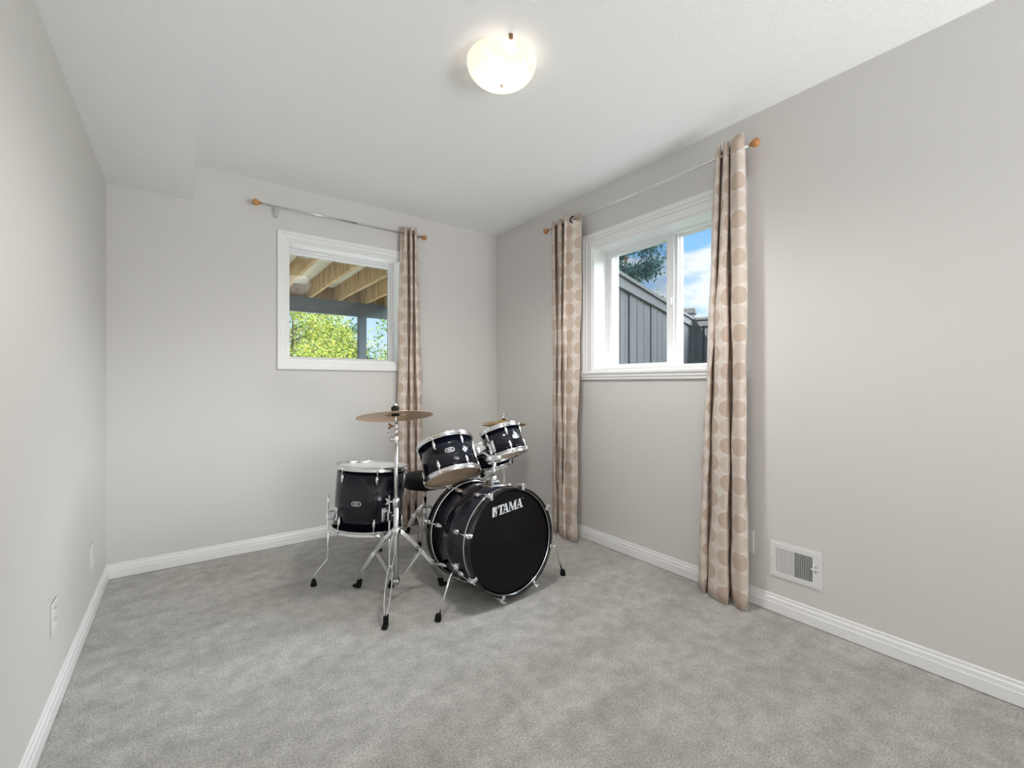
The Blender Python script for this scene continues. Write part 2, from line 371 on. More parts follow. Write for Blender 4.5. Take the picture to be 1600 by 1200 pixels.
# right window (local x = -y)
y0, y1, z0, z1 = W2
X0, X1 = -y1, -y0
w = thing('window_2', 'white sliding window in the right wall looking out at a grey fence and sky', 'window', win_matrix('R'), kind='structure')
c = MB(); pframe(c, X0, X1, z0, z1, [(0, .045, .013)])
for (o, ww, p) in [(.045, .022, .018), (.067, .028, .023)]:      # wider moulding on top and sides
    c.bbox((X0 - o - ww, -p, z0 - .03), (X0 - o, 0, z1 + o + ww)); c.bbox((X1 + o, -p, z0 - .03), (X1 + o + ww, 0, z1 + o + ww)); c.bbox((X0 - o, -p, z1 + o), (X1 + o, 0, z1 + o + ww))
c.build('casing', M['trim'], w, .002)
c = MB(); c.rbox(((X0 + X1) / 2, -.014, z0 - .018), (X1 - X0 + .2, .036, .02), .004); c.bbox((X0 - .095, -.018, z0 - .064), (X1 + .095, 0, z0 - .028)); c.bbox((X0 - .095, -.024, z0 - .046), (X1 + .095, 0, z0 - .028)); c.build('window_sill', M['trim'], w, .002)
c = MB()
c.bbox((X0, -.001, z0), (X0 + t, .13, z1)); c.bbox((X1 - t, -.001, z0), (X1, .13, z1)); c.bbox((X0 + t, -.001, z1 - t), (X1 - t, .13, z1)); c.bbox((X0 + t, -.001, z0), (X1 - t, .13, z0 + t)); c.build('jamb', M['trim'], w)
c = MB(); c.ring((X0, z0), (X1, z1), .022, .125, .215); c.ring((X0, z0), (X1, z1), .012, .215, .262); c.build('window_frame', M['vinyl'], w, .002)
sx1 = -1.672
sash = MB().ring((X0 + .018, z0 + .016), (sx1 + .02, z1 - .018), .028, .142, .175).build('sash', M['vinyl'], w, .003)
c = MB(); c.bbox((X0 + .044, .158, z0 + .042), (sx1 - .006, .162, z1 - .044)); c.build('pane', M['glass'], sash)
c = MB(); c.bbox((X0 + .04, .196, z0 + .03), (sx1 + .01, .197, z1 - .03)); c.build('insect_screen', M['screen'], w)
c = MB(); c.ring((X0 + .036, z0 + .026), (sx1 + .018, z1 - .028), .012, .192, .202); c.build('screen_frame', M['vinyl'], w)
c = MB(); c.bbox((sx1 + .02, .130, z0 + .012), (sx1 + .052, .178, z1 - .012)); c.bbox((sx1 + .052, .150, z0 + .012), (sx1 + .066, .19, z1 - .012)); c.build('meeting_stile', M['vinyl'], w, .003)
c = MB(); c.ring((sx1 + .05, z0 + .010), (X1 - .016, z1 - .012), .02, .172, .205); c.build('fixed_sash', M['vinyl'], w, .002)
c = MB(); c.bbox((sx1 + .064, .188, z0 + .028), (X1 - .03, .192, z1 - .03)); c.build('pane', M['glass'], w)
c = MB(); lx = sx1 + .037; c.rbox((lx, .127, 1.607), (.016, .012, .07), .003); c.tube([(lx, .122, 1.63), (lx + .006, .112, 1.61), (lx + .004, .108, 1.585)], .005); c.build('latch', M['vinyl'], w)

# ------------------------------------------------------------------ curtains and rods
def cr(p, t):
    n = len(p); x = t * (n - 1); i = min(int(x), n - 2); f = x - i
    a, b_, c_, d_ = (p[max(i - 1, 0)], p[i], p[i + 1], p[min(i + 2, n - 1)])
    return .5 * ((2 * b_) + (-a + c_) * f + (2 * a - 5 * b_ + 4 * c_ - d_) * f * f + (-a + 3 * b_ - 3 * c_ + d_) * f ** 3)
def curtain(label, top, bot, zt, zb, fn, rng, uoff=0.):
    NU, NV = 170, 46; rnd = random.Random(rng)
    tp = [(cr([q[0] for q in top], i / (NU - 1)), cr([q[1] for q in top], i / (NU - 1))) for i in range(NU)]
    bt = [(cr([q[0] for q in bot], i / (NU - 1)), cr([q[1] for q in bot], i / (NU - 1))) for i in range(NU)]
    ln = [0.]
    for i in range(1, NU):
        m0 = [(tp[k][j] + bt[k][j]) / 2 for k in (i - 1, i) for j in (0, 1)]
        ln.append(ln[-1] + math.hypot(m0[2] - m0[0], m0[3] - m0[1]))
    vs = []; uvs = []; ph = [rnd.uniform(0, 6.28) for _ in range(6)]
    for j in range(NV):
        v = j / (NV - 1); z = zt + (zb - zt) * v; e = v ** .85
        for i in range(NU):
            s_ = tp[i][0] * (1 - e) + bt[i][0] * e; o_ = tp[i][1] * (1 - e) + bt[i][1] * e
            wob = .0035 * math.sin(9 * v + ph[0] + i * .05) + .003 * math.sin(23 * v + ph[1] + i * .11) * min(1, v * 3) + .002 * math.sin(47 * v + ph[2] + i * .2) * v
            vs.append(fn(s_ + wob * .6, o_ + wob, z + (.004 * math.sin(i * .12 + ph[3]) if j == NV - 1 else 0) + (.004 * math.sin(i * .16 + ph[4]) if j == 0 else 0)))
            uvs.append((ln[i] + uoff, z))
    fs = []
    for j in range(NV - 1):
        for i in range(NU - 1): fs.append((j * NU + i, j * NU + i + 1, j * NU + NU + i + 1, j * NU + NU + i))
    o = MB().add(vs, fs, True).build('curtain', M['curtain'], None, 0, False)
    uvl = o.data.uv_layers.new(name='UVMap')
    for lp in o.data.loops: uvl.data[lp.index].uv = uvs[lp.vertex_index]
    sd = o.modifiers.new('thickness', 'SOLIDIFY'); sd.thickness = .0022; sd.offset = 0
    return tag(o, label, 'curtain', 'circle patterned curtains')
fr_ = lambda s_, o_, z: (R - o_, s_, z)
fb_ = lambda s_, o_, z: (s_, D - o_, z)
Rt = [(1.251, 0.045), (1.21, 0.1), (1.196, 0.095), (1.222, 0.045), (1.214, 0.05), (1.175, 0.11), (1.158, 0.105), (1.183, 0.045), (1.174, 0.05), (1.141, 0.1), (1.1, 0.125), (1.078, 0.105), (1.091, 0.06), (1.104, 0.04)]
Rb = [(1.35, 0.05), (1.309, 0.1), (1.286, 0.095), (1.305, 0.05), (1.292, 0.06), (1.246, 0.11), (1.151, 0.13), (1.174, 0.055), (1.167, 0.05), (1.131, 0.1), (1.085, 0.13), (1.064, 0.115), (1.077, 0.07), (1.095, 0.045)]
Lt = [(2.55, 0.05), (2.497, 0.09), (2.457, 0.1), (2.506, 0.05), (2.481, 0.06), (2.405, 0.11), (2.388, 0.1), (2.435, 0.05), (2.411, 0.06), (2.333, 0.12), (2.318, 0.115), (2.33, 0.095), (2.283, 0.08), (2.22, 0.055)]
Lb = [(2.524, 0.06), (2.472, 0.1), (2.432, 0.11), (2.463, 0.07), (2.444, 0.08), (2.376, 0.13), (2.36, 0.12), (2.396, 0.09), (2.375, 0.1), (2.325, 0.14), (2.305, 0.14), (2.325, 0.115), (2.251, 0.13), (2.211, 0.12)]
Bt = [(1.355, 0.04), (1.362, 0.05), (1.378, 0.06), (1.367, 0.1), (1.384, 0.11), (1.42, 0.05), (1.425, 0.05), (1.41, 0.11), (1.423, 0.105), (1.455, 0.05), (1.46, 0.05), (1.447, 0.11), (1.468, 0.1), (1.496, 0.05)]
Bb = [(1.32, 0.05), (1.314, 0.09), (1.338, 0.12), (1.368, 0.11), (1.374, 0.12), (1.414, 0.05), (1.425, 0.05), (1.411, 0.12), (1.44, 0.115), (1.477, 0.05), (1.485, 0.05), (1.475, 0.12), (1.528, 0.1), (1.562, 0.05)]
cR = curtain('long beige circle-patterned curtain bunched beside the wall vent', Rt, Rb, 2.318, .006, fr_, 1, .02)
cL = curtain('long beige circle-patterned curtain left of the sliding window, with a flat panel and black ring', Lt, Lb, 2.30, .006, fr_, 2, .05)
cB = curtain('narrow beige circle-patterned curtain on the back wall behind the drums', Bt, Bb, 2.318, .006, fb_, 3, .03)
g = MB(); g.lathe([(.017, -.005), (.026, -.005), (.026, .005), (.017, .005)], 28, align((R - .081, 2.284, 2.264), (-.857, -.514, 0)), True, False, True)
g.build('grommet', M['black_metal'], cL)
def rod(name, label, p, q, wallpt, br, out):
    p, q = Vector(p), Vector(q); d = (q - p).normalized()
    t = thing(name, label, 'curtain rod', loc=(p + q) / 2); o = -(p + q) / 2
    MB().tube([p + o, q + o], .0062, 12).tube([p + o + d * .1, p + o + (q - p) * .55], .0072, 12).build('rod', M['steel'], t)
    for e_, s_ in ((p, -1), (q, 1)):
        f = MB(); f.tube([e_ + o, e_ + o + d * s_ * .012], [.009, .011], 14); f.sphere(e_ + o + d * s_ * .028, .021); f.build('finial', M['wood_ball'], t)
    for bp in br:
        bp = Vector(bp) + o; n = Vector(out)
        f = MB(); f.tube([bp, bp - n * .079], .005, 10); f.rbox(tuple(bp - n * .077 + Vector((0, 0, -.012))), (.012 if abs(n.x) else .022, .012 if abs(n.y) else .022, .055), .002)
        f.tube([bp + Vector((0, 0, .012)), bp + Vector((0, 0, -.03))], .0065, 8); f.build('bracket', M['steel'], t)
rod('curtain_rod', 'thin silver curtain rod with wooden ball ends over the back window', (.395, D - .08, 2.270), (1.515, D - .08, 2.270), None, [(.49, D - .08, 2.262), (1.50, D - .08, 2.262)], (0, -1, 0))
rod('curtain_rod', 'long silver curtain rod with wooden ball ends over the sliding window', (R - .08, 2.555, 2.265), (R - .08, 1.062, 2.265), None, [(R - .08, 2.525, 2.257), (R - .08, 1.17, 2.257)], (-1, 0, 0))

# ------------------------------------------------------------------ ceiling lamp
lc = (1.057, 1.510)
lamp = thing('ceiling_lamp', 'flush alabaster glass dish lamp glowing on the ceiling', 'ceiling lamp', loc=(lc[0], lc[1], CEIL))
MB().lathe([(.0001, -.001), (.075, -.001), (.075, -.018), (.05, -.022), (.0001, -.022)], 40).build('mounting_pan', M['plastic'], lamp)
prof = [(.143, -.020)] + [(.143 * math.cos(a), -.024 - .088 * math.sin(a)) for a in [i * PI / 2 / 14 for i in range(15)]]
MB().lathe([(max(r, .0005), z) for r, z in prof], 64).build('glass_shade', M['shade'], lamp)
for a in (2.1, 4.35, 6.28 - .12):
    m = Matrix.Rotation(a, 4, 'Z'); MB().rbox((.143, 0, -.020), (.012, .016, .022), .003, m).tube([m @ Vector((.143, 0, -.012)), m @ Vector((.07, 0, -.008))], .003, 8).build('clip', M['brass'], lamp)
MB().lathe([(.0005, -.124), (.004, -.122), (.005, -.116), (.003, -.112), (.0005, -.110)], 16).build('finial', M['brass'], lamp)
MB().sphere((.0, .0, -.055), .026).build('bulb', M['bulb'], lamp)

# ------------------------------------------------------------------ vent and outlets
vm = Matrix.Translation((R, .893, .257)) @ Matrix.Rotation(-PI / 2, 4, 'Z')    # local x -> -y (right), y -> +x (into wall), z up
v = thing('wall_vent', 'white metal wall register with vertical slats above the baseboard', 'vent', vm)
hw, hh = .1115, .0865
c = MB(); c.ring((-hw, -hh), (hw, hh), .010, -.006, -.0002); c.ring((-hw + .008, -hh + .008), (hw - .008, hh - .008), .022, -.009, -.0002); c.bbox((hw - .036, -.009, -hh + .03), (hw - .028, -.001, hh - .03)); c.build('vent_frame', M['plastic'], v, .0015)
MB().bbox((-hw + .028, -.0012, -hh + .028), (hw - .028, -.0003, hh - .028)).build('duct_shade', M['dark'], v)  # dark plate on solid wall, the duct's shade is its colour
ns = 21; sp = (2 * hw - .066) / ns
c = MB()
for i in range(ns + 1):
    xx = -hw + .030 + i * sp; left = i < 11
    m = Matrix.Translation((xx, -.006, 0)) @ Matrix.Rotation(1.15 if left else .0, 4, 'Z')
    c.box((0, 0, 0), (.0016 if not left else .0012, .0095, 2 * hh - .058), m)
c.bbox((-.006, -.0085, -hh + .028), (.001, -.002, hh - .028)); c.build('slats', M['plastic'], v)
c = MB(); c.rbox((hw - .034, -.012, .004), (.020, .006, .006), .001); c.build('lever', M['plastic'], v)
c = MB(); c.bbox((hw - .025, -.0095, .011), (hw - .021, -.0088, .018)); c.bbox((hw - .025, -.0095, -.010), (hw - .021, -.0088, -.003)); c.build('lever_slot_shade', M['dark'], v)  # dark chips, shade of the slots put in as colour
for sx in (-1, 1): MB().lathe([(.0002, .002), (.003, .0015), (.004, 0)], 14, Matrix.Translation((sx * (hw - .012), -.009, 0)) @ Matrix.Rotation(PI / 2, 4, 'X')).build('screw', M['steel'], v)
def outlet(label, m, blank=False):
    o = thing('wall_outlet', label, 'outlet', m)
    c = MB(); c.rbox((0, -.003, 0), (.07, .006, .115), .0025); c.build('cover_plate', M['plastic'], o)
    for s_ in () if blank else (-1, 1):
        c = MB(); c.rbox((0, -.0065, s_ * .0195), (.033, .004, .028), .003); c.build('socket', M['plastic'], o)
    MB().lathe([(.0002, .0015), (.0025, .001), (.003, 0)], 12, Matrix.Translation((0, -.006, 0)) @ Matrix.Rotation(PI / 2, 4, 'X')).build('screw', M['steel'], o)
outlet('white cover plate half hidden behind the curtain beside the vent', Matrix.Translation((R, 1.113, .309)) @ Matrix.Rotation(-PI / 2, 4, 'Z'), True)
outlet('white cover plate on the left wall, nearer the viewer', Matrix.Translation((L, 2.110, .318)) @ Matrix.Rotation(PI / 2, 4, 'Z'))
outlet('white cover plate on the left wall, nearer the back corner', Matrix.Translation((L, 2.853, .294)) @ Matrix.Rotation(PI / 2, 4, 'Z'))

# ------------------------------------------------------------------ drums
def bullet_lug(up=1):
    """teardrop lug on the shell, local: X outward, Z along shell; pointed end away from the hoop"""
    mb = MB(); prof = [(.0003, -.026), (.0035, -.022), (.0068, -.012), (.0085, 0), (.0085, .012), (.0065, .020), (.0003, .023)]
    mb.lathe(prof, 18, Matrix.Translation((.006, 0, 0)) @ Matrix.Diagonal((.9, 1, up, 1)))
    return mb
def drum(root, rs, h, n, phi0, top_mat, bot_mat, lug_in=.052, badge=True, badge_phi=.0, badge_z=0., vent=False):
    rh = rs + .011
    MB().lathe([(rs - .006, -h / 2 + .004), (rs, -h / 2 + .004), (rs, h / 2 - .004), (rs - .006, h / 2 - .004)], 72, None, True, False, True).build('shell', M['shell'], root)
    for s_, nm, mt in ((1, 'batter_head', top_mat), (-1, 'resonant_head', bot_mat)):
        zz = s_ * h / 2
        hp = [(rs + .003, zz - s_ * .016), (rh - .001, zz - s_ * .016), (rh + .003, zz - s_ * .013), (rh, zz - s_ * .010), (rh - .003, zz + s_ * .004), (rh + .0015, zz + s_ * .009), (rh, zz + s_ * .012), (rh - .005, zz + s_ * .010), (rs + .004, zz + s_ * .002)]
        MB().lathe(hp, 72, None, True, False, True).build('hoop', M['chrome'], root)
        MB().lathe([(.0005, zz - s_ * .002), (rs - .012, zz - s_ * .002), (rs - .004, zz - s_ * .001), (rs + .005, zz - s_ * .006)], 72).build(nm, mt, root)
    for s_ in (1, -1):
        for k in range(n):
            a = phi0 + 2 * PI * k / n
            m = Matrix.Rotation(a - PI / 2, 4, 'Z')
            lz = s_ * (h / 2 - lug_in)
            l = bullet_lug(s_); lo = MB().add(l.v, l.f, True, m @ Matrix.Translation((rs - .001, 0, lz))).build('lug', M['chrome'], root)
            t = MB(); t.tube([m @ Vector((rs + .008, 0, lz + s_ * .018)), m @ Vector((rs + .0085, 0, s_ * (h / 2 - .004)))], .0026, 8)
            t.tube([m @ Vector((rs + .0115, 0, s_ * (h / 2 + .004))), m @ Vector((rs + .0115, 0, s_ * (h / 2 - .014)))], .0048, 8)
            t.build('tension_rod', M['chrome'], lo)
    if badge:
        m = Matrix.Rotation(badge_phi - PI / 2, 4, 'Z') @ Matrix.Translation((rs + .0006, 0, badge_z))
        def plate(w2, h2, x_, mb):
            pts = [(math.copysign(abs(math.cos(q)) ** .6, math.cos(q)) * w2, math.copysign(abs(math.sin(q)) ** .8, math.sin(q)) * h2) for q in [2 * PI * i / 28 for i in range(28)]]
            cv = lambda y_: -(y_ * y_) / (2 * rs)
            vs = [(cv(y_), y_, z_) for y_, z_ in pts] + [(cv(y_) + x_, y_, z_) for y_, z_ in pts] + [(x_, 0, 0)]; k = 28
            mb.add(vs, [(i, (i + 1) % k, k + (i + 1) % k, k + i) for i in range(k)] + [(k + i, k + (i + 1) % k, 2 * k) for i in range(k)], False, m)
        bo = MB(); plate(.027, .0125, .0012, bo); bo = bo.build('badge', M['badge'], root)
        bi = MB(); plate(.0235, .0092, .0017, bi); bi.build('badge_field', M['shell'], bo)
        bl = MB()
        for (yy, zz, ww, hh_) in ((0, .0005, .030, .0035), (0, -.0055, .020, .0012), (0, .0055, .016, .0012)): bl.box((.0018, yy, zz), (.0008, ww, hh_), m)
        bl.build('badge_lettering', M['badge'], bo)

# floor tom
FT = (.877, 2.602, .442); fax = (.087, .035, 1.); FM = frame(FT, fax)
ft = thing('floor_tom', 'large black floor tom on three bent chrome legs, behind the tall cymbal stand', 'drum', FM)
drum(ft, .192, .352, 6, 8 * PI / 180, M['coated_head'], M['coated_head'], .058, True, -22 * PI / 180, -.012)
FI = FM.inverted()
for ang, foot in ((184, (.566, 2.597)), (-84, (.899, 2.330)), (62, (1.035, 2.880))):
    a = math.radians(ang); dv = Vector((math.cos(a), math.sin(a), 0)); c0 = Vector((FT[0], FT[1], 0)) + dv * .240; ff = Vector((*foot, 0))
    lg = [c0 + Vector((0, 0, .49)), c0 + Vector((0, 0, .165)), c0 + Vector((0, 0, .14)), c0 * .9 + ff * .1 + Vector((0, 0, .125)), c0 * .2 + ff * .8 + Vector((0, 0, .068)), c0 * .04 + ff * .96 + Vector((0, 0, .048)), ff + Vector((0, 0, .022))]
    lo = MB().tube([FI @ p for p in lg], .0050, 10).build('leg', M['chrome'], ft)
    MB().add(*[(q.v, q.f) for q in [MB().lathe([(.0003, 0), (.017, 0), (.0165, .008), (.011, .026), (.008, .036), (.0003, .038)], 18)]][0], True, FI @ Matrix.Translation(ff)).build('rubber_foot', M['rubber'], lo)
    bk = MB(); cb = c0 + Vector((0, 0, .375)); rt = Matrix.Translation(cb) @ Matrix.Rotation(a, 4, 'Z')
    bk.rbox((-.014, 0, 0), (.050, .028, .050), .006, FI @ rt); bk.rbox((-.044, 0, .0), (.012, .046, .075), .004, FI @ rt)
    bk.tube([FI @ (rt @ Vector((.0, .012, .0))), FI @ (rt @ Vector((.0, .035, .0)))], .004, 8); bk.rbox((.0, .038, 0), (.006, .006, .028), .002, FI @ rt)
    bk.build('leg_bracket', M['chrome'], ft)

# rack toms
T1 = (1.2299, 2.2888, .6607); t1a = Vector((.0203, .594, 1)); t1m = frame(T1, t1a)
t1 = thing('rack_tom', 'black rack tom beside the crash cymbal, amber underside showing', 'drum', t1m, group='rack toms')
drum(t1, .153, .205, 6, -20 * PI / 180, M['coated_head'], M['reso'], .045, True, 9 * PI / 180, .006)
T2 = (1.598, 2.263, .736); t2a = Vector((-.0879, .446, 1)); t2m = frame(T2, t2a)
t2 = thing('rack_tom', 'smaller black rack tom in front of the hi-hat cymbals', 'drum', t2m, group='rack toms')
drum(t2, .119, .167, 6, 19 * PI / 180, M['coated_head'], M['reso'], .042, True, 47 * PI / 180, .0)
def mount(root, rs, a, zz):
    m = Matrix.Rotation(a - PI / 2, 4, 'Z') @ Matrix.Translation((rs, 0, zz))
    c = MB(); c.rbox((.003, 0, 0), (.010, .055, .075), .004, m); c.rbox((.020, 0, 0), (.030, .034, .042), .006, m); c.tube([m @ Vector((.02, -.02, .0)), m @ Vector((.02, -.042, .0))], .004, 8); c.rbox((.02, -.044, 0), (.022, .006, .008), .002, m)
    c.build('mount_bracket', M['chrome'], root)
    return m
mb1 = mount(t1, .153, 82 * PI / 180, -.005); mb2 = mount(t2, .119, -38 * PI / 180, -.02)

# bass drum
baz, btl = math.radians(177.9), math.radians(4.0)
bn = Vector((math.sin(baz) * math.cos(btl), math.cos(baz) * math.cos(btl), math.sin(btl)))      # front head normal
BR, BD = .272, .421
BF = Vector((1.3403, 1.8118, BR * math.cos(btl) + bn.z * BD + .001))
bx = Vector((0, 0, 1)).cross(bn).normalized()            # viewer's right when facing the head
by = bn.cross(bx)
BM = Matrix((bx, by, bn)).transposed().to_4x4(); BM.translation = BF - bn * BD / 2
bass = thing('bass_drum', 'large black bass drum lying on its side with silver lettering on the front head', 'drum', BM)
rs = BR - .013; hd = BD / 2
MB().lathe([(rs - .007, -hd + .03), (rs, -hd + .03), (rs, hd - .03), (rs - .007, hd - .03)], 96, None, True, False, True).build('shell', M['shell'], bass)
for s_ in (1, -1):
    MB().lathe([(BR - .012, s_ * hd), (BR - .001, s_ * hd), (BR, s_ * (hd - .002)), (BR, s_ * (hd - .036)), (BR - .001, s_ * (hd - .038)), (BR - .012, s_ * (hd - .038))], 96, None, True, False, True).build('hoop', M['hoopwood'], bass)
    MB().lathe([(rs + .001, s_ * (hd - .052)), (BR - .004, s_ * (hd - .052)), (BR - .003, s_ * (hd - .048)), (BR - .004, s_ * (hd - .044)), (rs + .001, s_ * (hd - .044))], 96, None, True, False, True).build('flesh_hoop', M['chrome'], bass)
    MB().lathe([(.0005, s_ * (hd - .016)), (BR - .030, s_ * (hd - .016)), (BR - .016, s_ * (hd - .018)), (BR - .0125, s_ * (hd - .026))], 96).build('front_head' if s_ > 0 else 'rear_head', M['black_head'] if s_ > 0 else M['coated_head'], bass)
    MB().lathe([(BR - .0145, s_ * (hd - .017)), (BR - .0125, s_ * (hd - .012)), (BR - .0122, s_ * (hd - .009)), (BR - .014, s_ * (hd - .014))], 96, None, True, False, True).build('head_rim', M['chrome'], bass)
    for k in range(8):
        a = math.radians(28 + 45 * k); m = Matrix.Rotation(a, 4, 'Z') @ Matrix.Diagonal((1, 1, s_, 1))
        c = MB(); c.rbox((BR + .004, 0, hd - .018), (.009, .020, .042), .003, m); c.rbox((BR - .004, 0, hd + .003), (.022, .018, .008), .003, m)
        c.rbox((BR + .014, 0, hd - .008), (.016, .015, .014), .004, m); c.build('claw_hook', M['chrome'], bass)
        c = MB(); c.tube([m @ Vector((BR + .015, 0, hd + .008)), m @ Vector((rs + .022, 0, hd - .105))], .0034, 8)
        c.rbox((BR + .015, 0, hd + .012), (.008, .022, .008), .002, m); c.build('tension_rod', M['chrome'], bass)
        c = MB(); mm = m @ Matrix.Translation((rs + .012, 0, hd - .122))
        c.lathe([(.0003, -.036), (.006, -.030), (.0115, -.006), (.0125, .008), (.0115, .020), (.0003, .023)], 18, mm); c.build('lug', M['chrome'], bass)
# lettering on the front head
def lettering():
    mb = MB(); x = 0.
    sl = .16
    def poly(pts, ox): mb.prism([(ox + px + sl * py, py) for px, py in pts], 0, .012)
    # block mark: two strokes joined by a slanted one
    for q in ([(0, 0), (.30, 0), (.30, 1), (0, 1)], [(.30, 1), (.40, 1), (.62, .16), (.50, .16), (.30, .72)], [(.56, .30), (.62, .30), (.62, 1), (.50, 1), (.56, .6)], [(.42, 0), (.56, 0), (.50, .2)]): poly(q, 0)
    x = .78
    for q in ([(0, .88), (.86, .88), (.86, 1), (0, 1)], [(0, .70), (.05, .70), (.16, .88), (0, .88)], [(.81, .70), (.86, .70), (.86, .88), (.70, .88)], [(.30, .09), (.56, .09), (.56, .88), (.30, .88)], [(.18, 0), (.68, 0), (.68, .09), (.18, .09)]): poly(q, x)
    def A(x):
        for q in ([(.13, .08), (.23, .08), (.47, 1), (.38, 1)], [(.38, 1), (.60, 1), (.88, .08), (.60, .08)], [(.25, .30), (.64, .30), (.61, .40), (.29, .40)], [(0, 0), (.36, 0), (.36, .08), (0, .08)], [(.50, 0), (1., 0), (1., .08), (.50, .08)]): poly(q, x)
    A(x + .62); x += .62 + .92
    for q in ([(.10, .08), (.19, .08), (.19, 1), (.10, 1)], [(.0, .92), (.38, .92), (.38, 1), (.0, 1)], [(.10, 1), (.36, 1), (.66, .12), (.52, 0)], [(.52, 0), (.62, 0), (.94, 1), (.84, 1)], [(.84, .08), (1.10, .08), (1.10, 1), (.84, 1)], [(.84, .92), (1.22, .92), (1.22, 1), (.84, 1)], [(0, 0), (.30, 0), (.30, .08), (0, .08)], [(.74, 0), (1.22, 0), (1.22, .08), (.74, .08)]): poly(q, x)
    A(x + 1.12); x += 1.12 + .98
    mb.lathe([(.03, 0), (.06, 0), (.06, .012), (.03, .012)], 14, Matrix.Translation((x + .18, .95, 0)), False, False, True)
    return mb, x + .2
lt, lw = lettering()
hgt = .047; sc = .207 / lw
lmx = Matrix.Translation((-.012, .172, hd - .0157)) @ Matrix.Rotation(math.radians(6), 4, 'Z') @ Matrix.Diagonal((sc, hgt, .05, 1)) @ Matrix.Translation((-lw / 2, -.5, 0))
fh = [o for o in bass.children if o.name.startswith('front_head')][0]
MB().add(lt.v, lt.f, False, lmx).build('lettering', M['logo'], fh)
# spurs
BI = BM.inverted()
for (bk, kn, kn2, fo) in (((1.097, 1.955, .188), (1.050, 1.915, .182), (1.022, 1.900, .160), (.944, 1.865, 0)), ((1.573, 1.955, .188), (1.690, 1.93, .205), (1.718, 1.925, .190), (1.752, 1.887, 0))):
    bk, kn, kn2, fo = map(Vector, (bk, kn, kn2, fo)); d = (fo - kn2).normalized()
    sp_ = MB().tube([BI @ p for p in (bk, kn, (kn + kn2) / 2 + Vector((0, 0, .003)), kn2, fo - d * .012)], .0056, 10).build('spur', M['chrome'], bass)
    MB().lathe([(.0003, 0), (.014, 0), (.016, .008), (.013, .030), (.008, .034), (.0003, .034)], 18, BI @ align(fo + Vector((0, 0, .001)), (kn2 - fo) * .3 + Vector((0, 0, .1)))).build('rubber_foot', M['rubber'], sp_)
    inw = (Vector((BF.x, bk.y, .28)) - bk).normalized(); mm = BI @ align(bk, inw)
    c = MB(); c.lathe([(.0003, -.020), (.018, -.018), (.021, -.004), (.021, .012), (.024, .016), (.024, .024), (.0003, .024)], 24, mm); c.rbox((.030, 0, -.004), (.034, .010, .014), .003, mm); c.rbox((-.02, .02, .0), (.012, .012, .02), .003, mm)
    c.build('spur_bracket', M['chrome'], bass)
# tom holder on the shell
hb = Vector((1.363, 2.02, 0)); top_z = .535
c = MB(); c.rbox((hb.x + .004, hb.y, top_z + .006), (.115, .085, .022), .006, BI); c.rbox((hb.x, hb.y, top_z + .026), (.056, .052, .028), .008, BI); c.tube([BI @ (hb + Vector((0, 0, top_z + .03))), BI @ (hb + Vector((0, 0, top_z + .062)))], [.020, .0135], 18)
c.rbox((hb.x - .022, hb.y - .012, top_z + .045), (.014, .012, .016), .003, BI); c.build('holder_base', M['chrome'], bass)
c = MB(); c.tube([BI @ (hb + Vector((0, 0, top_z + .02))), BI @ (hb + Vector((0, 0, .690)))], .0105, 18); c.build('holder_post', M['chrome'], bass)
c = MB(); c.rbox((hb.x - .006, hb.y, .692), (.062, .040, .036), .010, BI); c.sphere((hb.x - .03, hb.y, .692), .019, BI); c.sphere((hb.x + .028, hb.y, .692), .019, BI); c.rbox((hb.x - .008, hb.y - .026, .715), (.008, .012, .026), .003, BI); c.build('holder_clamp', M['chrome'], bass)
e1 = (t1m @ mb1) @ Vector((.022, 0, 0)); e2 = (t2m @ mb2) @ Vector((.022, 0, 0)); ax1 = t1a.normalized(); ax2 = t2a.normalized()
k1 = Vector((e1.x + .02, hb.y + .05, .690)); s1 = hb + Vector((-.03, 0, .690))
c = MB(); c.tube([BI @ p for p in (s1, k1 - Vector((-.012, 0, 0)), k1 + (e1 - k1) * .1, e1, e1 + (e1 - k1) * .25)], .0062, 10); c.build('tom_arm', M['chrome'], bass)
k2 = e2 - ax2 * .055; s2 = hb + Vector((.03, 0, .692))
c = MB(); c.tube([BI @ p for p in (s2, s2 + (k2 - s2) * .55)], .0115, 12); c.tube([BI @ p for p in (s2, k2 - (k2 - s2).normalized() * .015, k2 + ax2 * .012, e2, e2 + ax2 * .03)], .0062, 10); c.build('tom_arm', M['chrome'], bass)

